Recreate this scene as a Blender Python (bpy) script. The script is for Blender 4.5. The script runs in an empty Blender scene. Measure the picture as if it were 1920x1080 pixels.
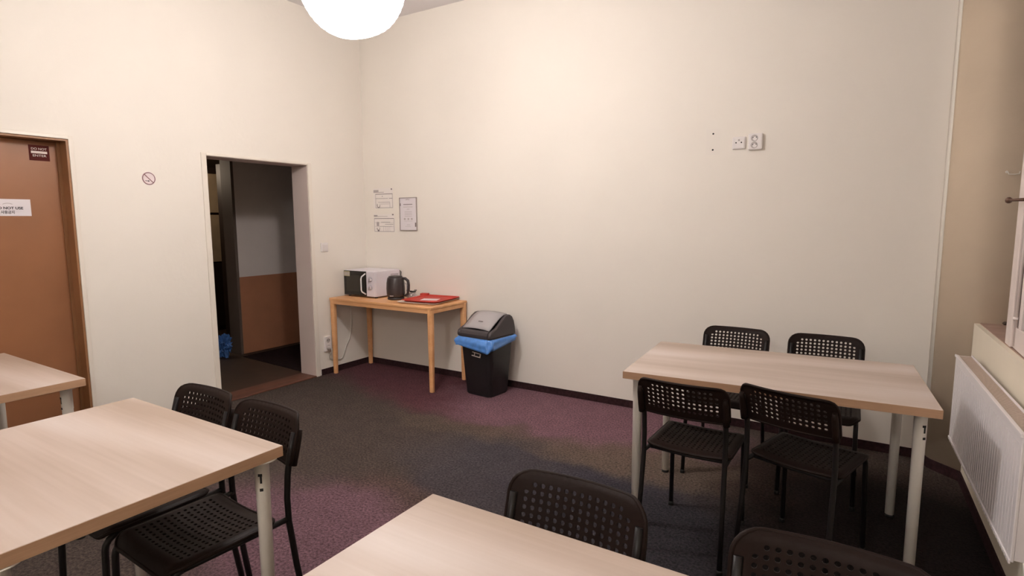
import bpy, bmesh, math, random
from mathutils import Vector, Matrix, noise
random.seed(7)
PI = math.pi
S = bpy.context.scene
COL = S.collection

# ------------------------------------------------------------ camera
f_px, pitch, roll, yaw = 1067.43, 0.1181, -0.0043, -0.5579
CAM = Vector((4.2092, -4.0244, 1.4139))
F = Vector((math.sin(yaw)*math.cos(pitch), math.cos(yaw)*math.cos(pitch), -math.sin(pitch)))
R0 = F.cross(Vector((0, 0, 1))).normalized(); U0 = R0.cross(F)
RR = R0*math.cos(roll)+U0*math.sin(roll); UU = U0*math.cos(roll)-R0*math.sin(roll)
cd = bpy.data.cameras.new('camera'); cam = bpy.data.objects.new('camera', cd); COL.objects.link(cam)
cd.sensor_width = 36; cd.lens = f_px/1920*36; cd.clip_start = 0.02
M = Matrix((RR, UU, -F)).transposed().to_4x4(); M.translation = CAM
cam.matrix_world = M
S.camera = cam
# ------------------------------------------------------------ world, exposure
w = bpy.data.worlds.new('world'); S.world = w; w.use_nodes = True
w.node_tree.nodes['Background'].inputs[0].default_value = (0.02, 0.025, 0.04, 1)   # night outside
w.node_tree.nodes['Background'].inputs[1].default_value = 0.3
S.view_settings.view_transform = 'Standard'; S.view_settings.look = 'None'
S.view_settings.gamma = 1; S.view_settings.use_curve_mapping = False
S.view_settings.exposure = -0.24
LAMP_E = 14.0                      # glow of the thin paper globes
BULB_W = 118.0                     # bulb inside each globe, part of its light passes straight through the paper
LAMP_C = (1.0, 0.955, 0.93, 1)
hl = bpy.data.lights.new('hall_fill_light', 'POINT'); hl.energy = 16; hl.color = (1, .8, .6); hl.shadow_soft_size = .1  # faint fill light added out of view to brighten the hall cabinet
ho = bpy.data.objects.new('hall_fill_light', hl); COL.objects.link(ho); ho.location = (-2.45, -.75, 2.0)

# ------------------------------------------------------------ materials
def nodes(name):
    m = bpy.data.materials.new(name); m.use_nodes = True
    return m, m.node_tree, m.node_tree.nodes['Principled BSDF']
def mat(name, c, rough=.5, metal=0, var=0, vscale=8, bump=0, bscale=60, coat=0, spec=.5, trans=0):
    m, nt, b = nodes(name)
    b.inputs['Base Color'].default_value = (*c, 1); b.inputs['Roughness'].default_value = rough
    b.inputs['Metallic'].default_value = metal; b.inputs['Coat Weight'].default_value = coat
    b.inputs['Specular IOR Level'].default_value = spec; b.inputs['Transmission Weight'].default_value = trans
    tc = nt.nodes.new('ShaderNodeTexCoord')
    if var:
        n = nt.nodes.new('ShaderNodeTexNoise'); n.inputs['Scale'].default_value = vscale; n.inputs['Detail'].default_value = 5
        nt.links.new(tc.outputs['Object'], n.inputs['Vector'])
        r = nt.nodes.new('ShaderNodeValToRGB')
        r.color_ramp.elements[0].position = .3; r.color_ramp.elements[1].position = .7
        r.color_ramp.elements[0].color = (*[x*(1-var) for x in c], 1); r.color_ramp.elements[1].color = (*[min(1, x*(1+var)) for x in c], 1)
        nt.links.new(n.outputs['Fac'], r.inputs['Fac']); nt.links.new(r.outputs['Color'], b.inputs['Base Color'])
    if bump:
        n2 = nt.nodes.new('ShaderNodeTexNoise'); n2.inputs['Scale'].default_value = bscale; n2.inputs['Detail'].default_value = 4
        nt.links.new(tc.outputs['Object'], n2.inputs['Vector'])
        bp = nt.nodes.new('ShaderNodeBump'); bp.inputs['Strength'].default_value = bump; bp.inputs['Distance'].default_value = .01
        nt.links.new(n2.outputs['Fac'], bp.inputs['Height']); nt.links.new(bp.outputs['Normal'], b.inputs['Normal'])
    return m
def wood(name, stops, stretch=(.9, 9, 9), rough=.45, fine=.25, spec=.4):
    m, nt, b = nodes(name); L = nt.links.new
    tc = nt.nodes.new('ShaderNodeTexCoord'); mp = nt.nodes.new('ShaderNodeMapping'); mp.inputs['Scale'].default_value = stretch
    oi = nt.nodes.new('ShaderNodeObjectInfo')
    L(tc.outputs['Object'], mp.inputs['Vector'])
    n = nt.nodes.new('ShaderNodeTexNoise'); n.inputs['Scale'].default_value = 1; n.inputs['Detail'].default_value = 2.5; n.inputs['Roughness'].default_value = .45
    L(mp.outputs['Vector'], n.inputs['Vector'])
    mp2 = nt.nodes.new('ShaderNodeMapping'); mp2.inputs['Scale'].default_value = tuple(s*v for s, v in zip(stretch, (3, 14, 14)))
    L(tc.outputs['Object'], mp2.inputs['Vector'])
    n2 = nt.nodes.new('ShaderNodeTexNoise'); n2.inputs['Detail'].default_value = 5; n2.inputs['Scale'].default_value = 1
    L(mp2.outputs['Vector'], n2.inputs['Vector'])
    mx = nt.nodes.new('ShaderNodeMix'); mx.inputs[0].default_value = fine
    L(n.outputs['Fac'], mx.inputs[2]); L(n2.outputs['Fac'], mx.inputs[3])
    r = nt.nodes.new('ShaderNodeValToRGB'); e = r.color_ramp.elements
    e[0].position = .34; e[0].color = (*stops[0], 1); e[1].position = .66; e[1].color = (*stops[-1], 1)
    if len(stops) == 3: x = e.new(.5); x.color = (*stops[1], 1)
    L(mx.outputs[0], r.inputs['Fac']); L(r.outputs['Color'], b.inputs['Base Color'])
    b.inputs['Roughness'].default_value = rough; b.inputs['Specular IOR Level'].default_value = spec
    return m
WALL = mat('cream_wall_paint', (.87, .812, .735), .75, var=.015, vscale=1.6, bump=.10, bscale=25, spec=.25)
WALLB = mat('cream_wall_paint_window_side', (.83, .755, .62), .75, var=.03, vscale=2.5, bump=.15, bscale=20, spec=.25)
PIER = mat('darker_beige_pier', (.62, .505, .38), .8, var=.045, vscale=3, bump=.2, bscale=18, spec=.2)  # pier and reveal in a darker beige than the other walls
CEIL = mat('white_ceiling_paint', (.84, .80, .80), .8, var=.02, vscale=2, spec=.2)
TRIM = mat('cream_enamel', (.84, .77, .68), .35, var=.01)
DOORW = mat('brown_door_laminate', (.29, .122, .052), .42, var=.10, vscale=2.2, bump=.03, bscale=120)
JAMBW = mat('brown_door_frame_paint', (.31, .150, .066), .45, var=.07, vscale=5)
THRESH = wood('reddish_threshold_wood', [(.09, .035, .022), (.17, .070, .045)], (8, 1, 8))
SKIRT = mat('dark_carpet_skirting', (.035, .016, .018), .95, var=.3, vscale=60, spec=.1)
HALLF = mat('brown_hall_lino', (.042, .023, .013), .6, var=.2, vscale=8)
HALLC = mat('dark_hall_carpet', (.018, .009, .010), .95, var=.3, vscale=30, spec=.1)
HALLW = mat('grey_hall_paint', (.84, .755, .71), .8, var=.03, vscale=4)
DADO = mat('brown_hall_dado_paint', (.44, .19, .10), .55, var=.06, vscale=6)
OAK = wood('pale_oak_laminate', [(.42, .32, .25), (.58, .475, .41), (.68, .59, .54)], (.6, 4, 4), .45, .14)
OAKE = wood('oak_edge_band', [(.41, .245, .145), (.52, .32, .20)], (1, 1, 20), .5, .4)
BEECH = wood('orange_beech', [(.68, .33, .14), (.82, .46, .225)], (1.2, 10, 10), .42, .4)
WHITEP = mat('white_leg_enamel', (.90, .85, .77), .35, spec=.4)
BLACKF = mat('black_rubber', (.012, .011, .011), .7)
CHP = mat('dark_brown_plastic', (.0135, .0066, .0050), .55, spec=.15)
CHM = mat('black_tube_enamel', (.009, .007, .007), .42, spec=.35)
STEEL = mat('zinc_screw', (.6, .58, .56), .3, 1)
RADW = mat('radiator_enamel', (.86, .81, .82), .35, spec=.4)
RADG = mat('radiator_grille_enamel', (.50, .40, .34), .5, var=.04)
SILL = mat('brown_sill_paint', (.42, .285, .225), .6, var=.1, vscale=14)
WINW = mat('white_window_paint', (.80, .70, .66), .4, var=.03, vscale=9)
BRASS = mat('tarnished_bolt_metal', (.17, .10, .075), .4, .7)
GLASS = mat('dark_window_glass', (.9, .95, .95), .02, trans=1)
PAPER = mat('white_paper', (.80, .745, .77), .7)
PAPERW = mat('off_white_notice_paper', (.87, .81, .765), .7)
INK = mat('grey_ink', (.20, .16, .16), .8)
INKL = mat('light_grey_ink', (.50, .44, .43), .8)
INKD = mat('black_ink', (.03, .02, .025), .8)
MAROON = mat('maroon_sticker', (.085, .014, .010), .7, spec=.15)
STWHITE = mat('white_sticker_print', (.78, .66, .60), .5)
REDINK = mat('dull_red_print', (.19, .07, .07), .6)
SOCK = mat('white_socket_plastic', (.83, .78, .76), .3)
HOLE = mat('socket_hole_black', (.01, .01, .01), .8)
RECESS = mat('socket_recess_grey', (.50, .45, .43), .6)
MWW = mat('white_microwave_enamel', (.80, .745, .80), .35, var=.01)
MWB = mat('black_glass_door', (.012, .010, .008), .12, var=.02)
MWG = mat('microwave_window_mesh', (.028, .022, .014), .18)
LABELY = mat('pale_yellow_energy_label', (.42, .37, .23), .7, var=.1, vscale=90)
KETT = mat('charcoal_kettle_plastic', (.038, .028, .028), .38, spec=.5)
REDT = mat('red_tray_plastic', (.46, .042, .028), .55, var=.03, spec=.3)
BEIGET = mat('beige_tray_plastic', (.82, .68, .58), .45)
BINB = mat('black_bin_plastic', (.014, .013, .014), .45, var=.05, bump=.03, bscale=200)
BINL = mat('dark_grey_lid_plastic', (.055, .045, .048), .45)
BINF = mat('grey_flap_plastic', (.42, .39, .395), .4)
BLUEB = mat('blue_bag_film', (.09, .26, .66), .3, var=.15, vscale=30, spec=.6)
BLUED = mat('dark_blue_bag_film', (.05, .14, .38), .35, var=.2, vscale=20)
CLEARB = mat('clear_crumpled_film', (.50, .42, .40), .25, var=.2, vscale=60)
CABLE = mat('white_cable', (.70, .66, .60), .5)
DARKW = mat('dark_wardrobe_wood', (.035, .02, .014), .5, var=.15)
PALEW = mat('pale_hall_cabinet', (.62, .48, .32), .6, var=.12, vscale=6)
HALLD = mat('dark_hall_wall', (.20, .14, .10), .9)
# lamp paper
LAMPM, nt, b = nodes('glowing_paper_globe')
b.inputs['Base Color'].default_value = (.9, .88, .85, 1); b.inputs['Roughness'].default_value = .9
b.inputs['Emission Color'].default_value = LAMP_C; b.inputs['Emission Strength'].default_value = LAMP_E
tr = nt.nodes.new('ShaderNodeBsdfTransparent'); mxs = nt.nodes.new('ShaderNodeMixShader'); mxs.inputs[0].default_value = .45
nt.links.new(b.outputs[0], mxs.inputs[1]); nt.links.new(tr.outputs[0], mxs.inputs[2]); nt.links.new(mxs.outputs[0], nt.nodes['Material Output'].inputs['Surface'])

# carpet: woven in big soft patches of slate, maroon, blue and brown, plus painted table shade
def carpet():
    m, nt, b = nodes('patchy_carpet'); L = nt.links.new
    tc = nt.nodes.new('ShaderNodeTexCoord')
    wn = nt.nodes.new('ShaderNodeTexNoise'); wn.inputs['Scale'].default_value = 2.2; wn.inputs['Detail'].default_value = 3
    L(tc.outputs['Object'], wn.inputs['Vector'])
    sub = nt.nodes.new('ShaderNodeVectorMath'); sub.operation = 'SUBTRACT'; sub.inputs[1].default_value = (.5, .5, .5)
    L(wn.outputs['Color'], sub.inputs[0])
    sc = nt.nodes.new('ShaderNodeVectorMath'); sc.operation = 'SCALE'; sc.inputs['Scale'].default_value = .5
    L(sub.outputs[0], sc.inputs[0])
    ad = nt.nodes.new('ShaderNodeVectorMath'); L(tc.outputs['Object'], ad.inputs[0]); L(sc.outputs[0], ad.inputs[1])
    cur = None
    slate = (.062, .048, .042)
    maroon = (.085, .035, .042); purple = (.155, .085, .105); blue = (.042, .038, .048); brown = (.108, .080, .063)
    red = (.090, .054, .048); dark = (.008, .006, .006)  # dark: shadow by the wall table, painted into the carpet colour
    # (x, y, rx, ry, colour, strength)
    blobs = [(.9, -.10, 1.15, .62, maroon, 1), (1.6, -.35, 1.0, .50, maroon, 1), (2.3, -.35, .9, .62, purple, 1), (2.9, -.45, .75, .50, purple, .9),
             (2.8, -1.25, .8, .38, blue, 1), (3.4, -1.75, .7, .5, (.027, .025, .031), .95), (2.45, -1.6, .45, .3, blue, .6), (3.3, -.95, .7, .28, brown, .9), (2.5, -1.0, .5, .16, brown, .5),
             (2.15, -2.0, .36, .26, red, .5), (1.75, -1.0, .55, .13, (.10, .075, .058), .5), (2.2, -1.35, .6, .3, (.060, .052, .055), .6), (2.1, -2.5, .75, .5, (.13, .075, .092), 1), (2.8, -2.3, .5, .4, purple, .5),
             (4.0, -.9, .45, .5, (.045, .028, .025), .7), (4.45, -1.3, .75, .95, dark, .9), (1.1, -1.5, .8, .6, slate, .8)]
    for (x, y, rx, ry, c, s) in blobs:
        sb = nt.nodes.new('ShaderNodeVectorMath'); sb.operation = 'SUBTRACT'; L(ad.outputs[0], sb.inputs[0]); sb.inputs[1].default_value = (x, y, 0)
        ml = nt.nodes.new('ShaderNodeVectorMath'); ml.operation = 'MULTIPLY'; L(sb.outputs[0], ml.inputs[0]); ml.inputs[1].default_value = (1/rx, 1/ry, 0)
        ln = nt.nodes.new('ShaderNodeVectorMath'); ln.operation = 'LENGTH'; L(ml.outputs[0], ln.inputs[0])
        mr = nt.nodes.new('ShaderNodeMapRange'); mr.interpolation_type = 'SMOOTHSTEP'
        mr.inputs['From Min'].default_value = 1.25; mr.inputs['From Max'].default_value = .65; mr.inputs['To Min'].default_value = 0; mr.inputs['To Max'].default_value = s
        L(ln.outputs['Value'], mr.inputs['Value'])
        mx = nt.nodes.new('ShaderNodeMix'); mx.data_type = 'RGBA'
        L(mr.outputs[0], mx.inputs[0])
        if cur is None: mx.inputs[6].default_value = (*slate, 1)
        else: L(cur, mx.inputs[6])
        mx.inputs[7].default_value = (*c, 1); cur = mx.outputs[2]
    sp = nt.nodes.new('ShaderNodeTexNoise'); sp.inputs['Scale'].default_value = 80; sp.inputs['Detail'].default_value = 3; sp.inputs['Roughness'].default_value = .75
    L(tc.outputs['Object'], sp.inputs['Vector'])
    r = nt.nodes.new('ShaderNodeValToRGB'); e = r.color_ramp.elements
    e[0].position = .36; e[0].color = (.50, .50, .50, 1); e[1].position = .68; e[1].color = (1.7, 1.65, 1.6, 1)
    L(sp.outputs['Fac'], r.inputs['Fac'])
    n3 = nt.nodes.new('ShaderNodeTexNoise'); n3.inputs['Scale'].default_value = 9; n3.inputs['Detail'].default_value = 4
    L(tc.outputs['Object'], n3.inputs['Vector'])
    r3 = nt.nodes.new('ShaderNodeValToRGB'); r3.color_ramp.elements[0].color = (.78, .78, .78, 1); r3.color_ramp.elements[1].color = (1.22, 1.22, 1.22, 1)
    L(n3.outputs['Fac'], r3.inputs['Fac'])
    m1 = nt.nodes.new('ShaderNodeMix'); m1.data_type = 'RGBA'; m1.blend_type = 'MULTIPLY'; m1.inputs[0].default_value = 1
    L(cur, m1.inputs[6]); L(r.outputs['Color'], m1.inputs[7])
    m2 = nt.nodes.new('ShaderNodeMix'); m2.data_type = 'RGBA'; m2.blend_type = 'MULTIPLY'; m2.inputs[0].default_value = 1
    L(m1.outputs[2], m2.inputs[6]); L(r3.outputs['Color'], m2.inputs[7])
    L(m2.outputs[2], b.inputs['Base Color'])
    b.inputs['Roughness'].default_value = .95; b.inputs['Specular IOR Level'].default_value = .1
    bp = nt.nodes.new('ShaderNodeBump'); bp.inputs['Strength'].default_value = .5; bp.inputs['Distance'].default_value = .006
    L(sp.outputs['Fac'], bp.inputs['Height']); L(bp.outputs['Normal'], b.inputs['Normal'])
    return m
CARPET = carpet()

# ------------------------------------------------------------ mesh builder
class MB:
    def __init__(s): s.v = []; s.f = []; s.sm = []
    def add(s, vs, fs, smooth=False):
        o = len(s.v); s.v += [tuple(v) for v in vs]; s.f += [tuple(i+o for i in f) for f in fs]; s.sm += [smooth]*len(fs); return s
    def box(s, x0, x1, y0, y1, z0, z1):
        v = [(x, y, z) for z in (z0, z1) for y in (y0, y1) for x in (x0, x1)]
        return s.add(v, [(0, 2, 3, 1), (4, 5, 7, 6), (0, 1, 5, 4), (2, 6, 7, 3), (0, 4, 6, 2), (1, 3, 7, 5)])
    def prism(s, pts, z0, z1, smooth=False):
        n = len(pts); v = [(x, y, z0) for x, y in pts]+[(x, y, z1) for x, y in pts]
        s.add(v, [tuple(range(n))[::-1], tuple(range(n, 2*n))])
        return s.add(v, [(i, (i+1) % n, n+(i+1) % n, n+i) for i in range(n)], smooth)
    def tube(s, path, r, n=10, closed=False, caps=True, up=None):
        P = [Vector(p) for p in path]; m = len(P); rs = r if isinstance(r, (list, tuple)) else [r]*m
        vs = []; nrm = None
        for i in range(m):
            if closed: t = (P[(i+1) % m]-P[i-1]).normalized()
            else: t = (P[min(i+1, m-1)]-P[max(i-1, 0)]).normalized()
            if nrm is None:
                a = Vector((0, 0, 1)) if abs(t.z) < .9 else Vector((1, 0, 0)); nrm = (a-t*a.dot(t)).normalized()
            else: nrm = (nrm-t*nrm.dot(t)).normalized()
            bn = t.cross(nrm)
            for k in range(n):
                a = 2*PI*k/n; vs.append(P[i]+(nrm*math.cos(a)+bn*math.sin(a))*rs[i])
        fs = []; e = m if closed else m-1
        for i in range(e):
            for k in range(n):
                j = (i+1) % m; fs.append((i*n+k, i*n+(k+1) % n, j*n+(k+1) % n, j*n+k))
        s.add(vs, fs, True)
        if caps and not closed: s.add(vs, [tuple(range(n))[::-1], tuple((m-1)*n+k for k in range(n))])
        return s
    def lathe(s, prof, n=24, c=(0, 0), smooth=True):
        vs = []; m = len(prof)
        for r, z in prof:
            for k in range(n): a = 2*PI*k/n; vs.append((c[0]+r*math.cos(a), c[1]+r*math.sin(a), z))
        fs = [(i*n+k, i*n+(k+1) % n, (i+1)*n+(k+1) % n, (i+1)*n+k) for i in range(m-1) for k in range(n)]
        s.add(vs, fs, smooth)
        s.add(vs, [tuple(range(n))[::-1], tuple((m-1)*n+k for k in range(n))]); return s
    def build(s, name, m, parent=None, loc=None, rot=None, bevel=0, solid=0):
        me = bpy.data.meshes.new(name); me.from_pydata(s.v, [], s.f)
        me.polygons.foreach_set('use_smooth', s.sm); me.materials.append(m)
        bm = bmesh.new(); bm.from_mesh(me)
        bmesh.ops.remove_doubles(bm, verts=bm.verts, dist=1e-6)
        bmesh.ops.recalc_face_normals(bm, faces=bm.faces); bm.to_mesh(me); bm.free(); me.update()
        o = bpy.data.objects.new(name, me); COL.objects.link(o)
        if parent: o.parent = parent
        if loc: o.location = loc
        if rot: o.rotation_euler = rot
        if solid: md = o.modifiers.new('solid', 'SOLIDIFY'); md.thickness = solid; md.offset = 0
        if bevel: md = o.modifiers.new('bevel', 'BEVEL'); md.width = bevel; md.segments = 2; md.limit_method = 'ANGLE'
        return o
def tag(o, label, cat, group=None):
    o['label'] = label; o['category'] = cat
    if group: o['group'] = group
    return o
def struct(o, kind='structure'): o['kind'] = kind; return o
def empty(name, loc, rz=0):
    o = bpy.data.objects.new(name, None); COL.objects.link(o); o.location = loc; o.rotation_euler = (0, 0, rz); o.empty_display_size = .1; return o
def copy_tree(o, parent=None):
    c = o.copy(); COL.objects.link(c); c.parent = parent
    for ch in list(o.children): copy_tree(ch, c)
    return c
def text(s, size, m, parent, loc, rot, name='lettering', align='CENTER', xs=1.0, bold=0.0):
    cu = bpy.data.curves.new(name, 'FONT'); cu.body = s; cu.size = size; cu.align_x = align; cu.align_y = 'CENTER'; cu.extrude = .0003; cu.offset = bold
    cu.materials.append(m)
    o = bpy.data.objects.new(name, cu); COL.objects.link(o); o.parent = parent; bpy.context.view_layer.update()
    me = bpy.data.meshes.new_from_object(o.evaluated_get(bpy.context.evaluated_depsgraph_get())); bpy.data.objects.remove(o)
    o = bpy.data.objects.new(name, me); COL.objects.link(o); o.parent = parent; o.location = loc; o.rotation_euler = rot; o.scale = (xs, 1, 1); return o
def arc(c, r, a0, a1, n, f): return [f(c[0]+r*math.cos(a0+(a1-a0)*i/n), c[1]+r*math.sin(a0+(a1-a0)*i/n)) for i in range(n+1)]

# ------------------------------------------------------------ the room
CZ = 3.235; YF = -7.6
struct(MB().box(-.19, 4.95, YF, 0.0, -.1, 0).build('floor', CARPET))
struct(MB().box(-.3, 5.4, YF-.1, .3, CZ, CZ+.1).build('ceiling', CEIL))
D1 = (-3.33, -2.43, 1.92); D2 = (-1.567, -.665, 1.903)
wl = MB()
wl.box(-.2, 0, YF, D1[0], 0, CZ).box(-.2, 0, D1[0], D1[1], D1[2], CZ).box(-.2, 0, D1[1], D2[0], 0, CZ)
wl.box(-.2, 0, D2[0], D2[1], D2[2], CZ).box(-.2, 0, D2[1], .2, 0, CZ)
struct(wl.build('wall_left', WALL))
PW = 4.55
struct(MB().box(0, PW, 0, .2, 0, CZ).build('wall_back', WALL))
struct(MB().box(-.2, 5.3, YF-.2, YF, 0, CZ).build('wall_front', WALL))
# pier between the back wall and the window: short return, rounded nose, then the splayed reveal
nose = [(PW, 0), (4.558, -.05), (4.566, -.09), (4.578, -.120), (4.598, -.146), (4.62, -.167)]
rev = [(4.62, -.167), (5.05, -.567), (5.05, -.45), (5.05, .2), (PW, .2)]
struct(MB().prism([(PW, 0), (4.556, -.04), (4.562, -.085), (4.60, -.04), (4.60, 0)], 0, CZ, True).build('wall_corner', WALL))
pts = [(4.562, -.086), (4.570, -.108), (4.584, -.130), (4.602, -.150), (4.62, -.167), (4.665, -.208), (4.700, -.232), (4.735, -.243), (4.78, -.243), (5.2, -.21), (5.2, .2), (4.60, .2), (4.60, -.05)]
struct(MB().prism(pts, 0, CZ, True).build('wall_pier', PIER))
# window wall: parapet with a sill, wall beyond the niche, lintel
def px_(y): return 4.708+.0234*(-.247-y)
Y1 = -2.75
struct(MB().prism([(px_(-.243), -.243), (px_(Y1), Y1), (5.2, Y1), (5.2, -.212)], 0, .868).build('wall_right', WALLB))
struct(MB().prism([(px_(Y1), Y1), (px_(YF), YF), (5.2, YF), (5.2, Y1)], 0, CZ).build('wall_right_far', WALLB))
struct(MB().prism([(px_(-.245), -.245), (px_(Y1), Y1), (5.2, Y1), (5.2, -.215)], 2.85, CZ).build('wall_right_lintel', WALLB))
struct(MB().prism([(px_(-.249)+.022, -.246), (px_(Y1)+.022, Y1), (5.0, Y1), (5.0, -.228)], .868, .8715).build('trim_sill', SILL))
# skirting strips of the same dark carpet
struct(MB().box(.008, PW-.002, -.008, 0, 0, .055).build('baseboard_back', SKIRT))
struct(MB().box(0, .008, -.605, -.008, 0, .055).box(0, .008, -2.40, -1.61, 0, .055).box(0, .008, YF, -3.37, 0, .055).build('baseboard_left', SKIRT))
def strip(path, t, h):
    b = MB(); n = len(path)
    for i in range(n-1):
        (x0, y0), (x1, y1) = path[i], path[i+1]; d = math.hypot(x1-x0, y1-y0); nx, ny = (y1-y0)/d*t, -(x1-x0)/d*t
        b.prism([(x0, y0), (x1, y1), (x1+nx, y1+ny), (x0+nx, y0+ny)], 0, h)
    return b
struct(strip(nose+[(4.705, -.2461)]+[(px_(y), y) for y in (-.26, -2.0, -3.5, YF)], .009, .055).build('baseboard_right', SKIRT))

# ------------------------------------------------------------ door_1 (closed) and the open doorway
d1 = struct(empty('door_1', (0, 0, 0)))
y0, y1, h = D1
MB().box(-.15, .004, y1-.012, y1, 0, h-.012).box(-.15, .004, y0, y0+.012, 0, h-.012).box(-.15, .004, y0, y1, h-.012, h).build('jamb', JAMBW, d1)
MB().box(0, .012, y1, y1+.024, 0, h+.022).box(0, .012, y0-.024, y0, 0, h+.022).box(0, .014, y0, y1, h, h+.022).build('casing', TRIM, d1, bevel=.002)
MB().box(-.14, -.10, y0+.014, y1-.014, .006, h-.014).build('door_leaf', DOORW, d1, bevel=.002)
MB().box(-.11, -.085, y1-.028, y1-.012, 0, h-.012).box(-.11, -.085, y0+.012, y0+.028, 0, h-.012).build('door_stop', JAMBW, d1)
hd = MB(); hd.box(-.10, -.095, y0+.05, y0+.09, .93, 1.14).tube([(-.096, y0+.07, 1.05), (-.05, y0+.07, 1.05), (-.045, y0+.08, 1.05), (-.045, y0+.19, 1.05)], .009)
hd.build('door_handle', STEEL, d1)
d2 = struct(empty('door_2', (0, 0, 0)))
y0, y1, h = D2
MB().box(-.205, 0, y1-.003, y1, 0, h).box(-.205, 0, y0, y0+.003, 0, h).box(-.205, 0, y0, y1, h-.003, h).build('jamb_lining', mat('pinkish_jamb_enamel', (.72, .60, .55), .45), d2)
MB().box(0, .010, y1, y1+.040, 0, h+.02).box(0, .010, y0-.040, y0, 0, h+.02).box(0, .010, y0, y1, h, h+.02).build('casing', TRIM, d2, bevel=.003)
struct(MB().box(-.20, .012, D2[0]+.004, D2[1]-.004, 0, .012).build('trim_threshold', THRESH, bevel=.004))

# hall behind the doorway
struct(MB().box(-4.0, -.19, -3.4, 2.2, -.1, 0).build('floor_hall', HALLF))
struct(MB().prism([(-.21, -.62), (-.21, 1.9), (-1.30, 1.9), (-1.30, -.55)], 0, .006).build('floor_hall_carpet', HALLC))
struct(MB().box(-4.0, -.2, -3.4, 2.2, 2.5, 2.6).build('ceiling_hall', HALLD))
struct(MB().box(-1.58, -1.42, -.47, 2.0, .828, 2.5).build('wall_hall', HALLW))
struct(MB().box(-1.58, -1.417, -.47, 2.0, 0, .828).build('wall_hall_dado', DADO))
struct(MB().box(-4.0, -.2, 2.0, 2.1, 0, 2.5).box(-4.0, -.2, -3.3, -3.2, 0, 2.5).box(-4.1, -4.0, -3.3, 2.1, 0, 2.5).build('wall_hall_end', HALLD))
struct(MB().box(-1.585, -1.40, -.50, -.47, 0, 2.1).build('trim_hall_jamb', mat('grey_brown_hall_trim', (.13, .095, .075), .6), bevel=.003))
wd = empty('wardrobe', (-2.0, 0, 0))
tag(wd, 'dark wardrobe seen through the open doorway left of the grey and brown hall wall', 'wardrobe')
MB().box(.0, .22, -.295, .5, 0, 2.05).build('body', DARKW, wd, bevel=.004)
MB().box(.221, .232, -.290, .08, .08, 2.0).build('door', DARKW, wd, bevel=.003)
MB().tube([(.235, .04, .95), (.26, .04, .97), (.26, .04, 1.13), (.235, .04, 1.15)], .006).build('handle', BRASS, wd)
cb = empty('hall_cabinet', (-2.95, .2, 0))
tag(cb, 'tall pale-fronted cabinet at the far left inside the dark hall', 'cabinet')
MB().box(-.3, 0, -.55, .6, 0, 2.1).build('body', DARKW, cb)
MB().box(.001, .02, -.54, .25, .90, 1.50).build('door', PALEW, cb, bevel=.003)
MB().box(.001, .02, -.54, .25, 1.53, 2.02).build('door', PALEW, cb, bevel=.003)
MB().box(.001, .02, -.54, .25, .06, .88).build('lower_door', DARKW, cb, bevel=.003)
def crumple(name, m, loc, sc, seed, fr=7, amp=.25, sub=4, parent=None):
    bm = bmesh.new(); bmesh.ops.create_icosphere(bm, subdivisions=sub, radius=1)
    for v in bm.verts:
        d = v.co.normalized(); n1 = noise.noise(d*2.0+Vector((seed, 0, 0))); n2 = abs(noise.noise(d*fr+Vector((0, seed, 0))))
        v.co = d*(1+amp*n1-amp*n2*1.3)
        v.co = Vector((v.co.x*sc[0], v.co.y*sc[1], max(v.co.z*sc[2]+sc[2]*.85, 0)))
    me = bpy.data.meshes.new(name); bm.to_mesh(me); bm.free(); me.materials.append(m)
    o = bpy.data.objects.new(name, me); COL.objects.link(o); o.location = loc
    if parent: o.parent = parent
    return o
tag(crumple('plastic_bag', BLUED, (-1.47, -.655, 0), (.075, .085, .125), 3.1, 4, .75, 4), 'crumpled dark blue plastic bag lying on the hall floor beyond the doorway', 'bag')

# ------------------------------------------------------------ globe lamp
def pendant(x, y, z, R, lab, watt):
    lp = empty('pendant_lamp', (x, y, z)); tag(lp, lab, 'lamp')
    prof = []; NR = 26
    for i in range(NR*2+1):
        a = -PI/2+PI*i/(NR*2); rr = R*(1+(.008 if i % 2 else -.004))
        prof.append((max(rr*math.cos(a), .02), rr*.97*math.sin(a)))
    lo = MB().lathe(prof, 40).build('shade', LAMPM, lp)
    for v in lo.data.vertices:       # paper a little dented
        v.co *= 1+.05*noise.noise(v.co*6+Vector((3, 1, 2)))
    pl_ = bpy.data.lights.new('bulb', 'POINT'); pl_.energy = watt; pl_.color = LAMP_C[:3]; pl_.shadow_soft_size = .07
    po = bpy.data.objects.new('bulb', pl_); COL.objects.link(po); po.parent = lp
    MB().tube([(0, 0, R*.95), (0, 0, CZ-z)], .004).build('cord', CABLE, lp)
    MB().lathe([(.05, CZ-z-.03), (.055, CZ-z-.001)], 20).build('ceiling_cap', SOCK, lp)
pendant(2.035, -1.985, 2.545, .252, 'glowing white paper globe lamp cut by the top edge of the picture', BULB_W)
pendant(3.5, -5.7, 2.545, .24, 'added second white paper globe lamp, unseen behind the camera', BULB_W*.85)  # unseen fill lamp, added to brighten the near tables and walls

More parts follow.
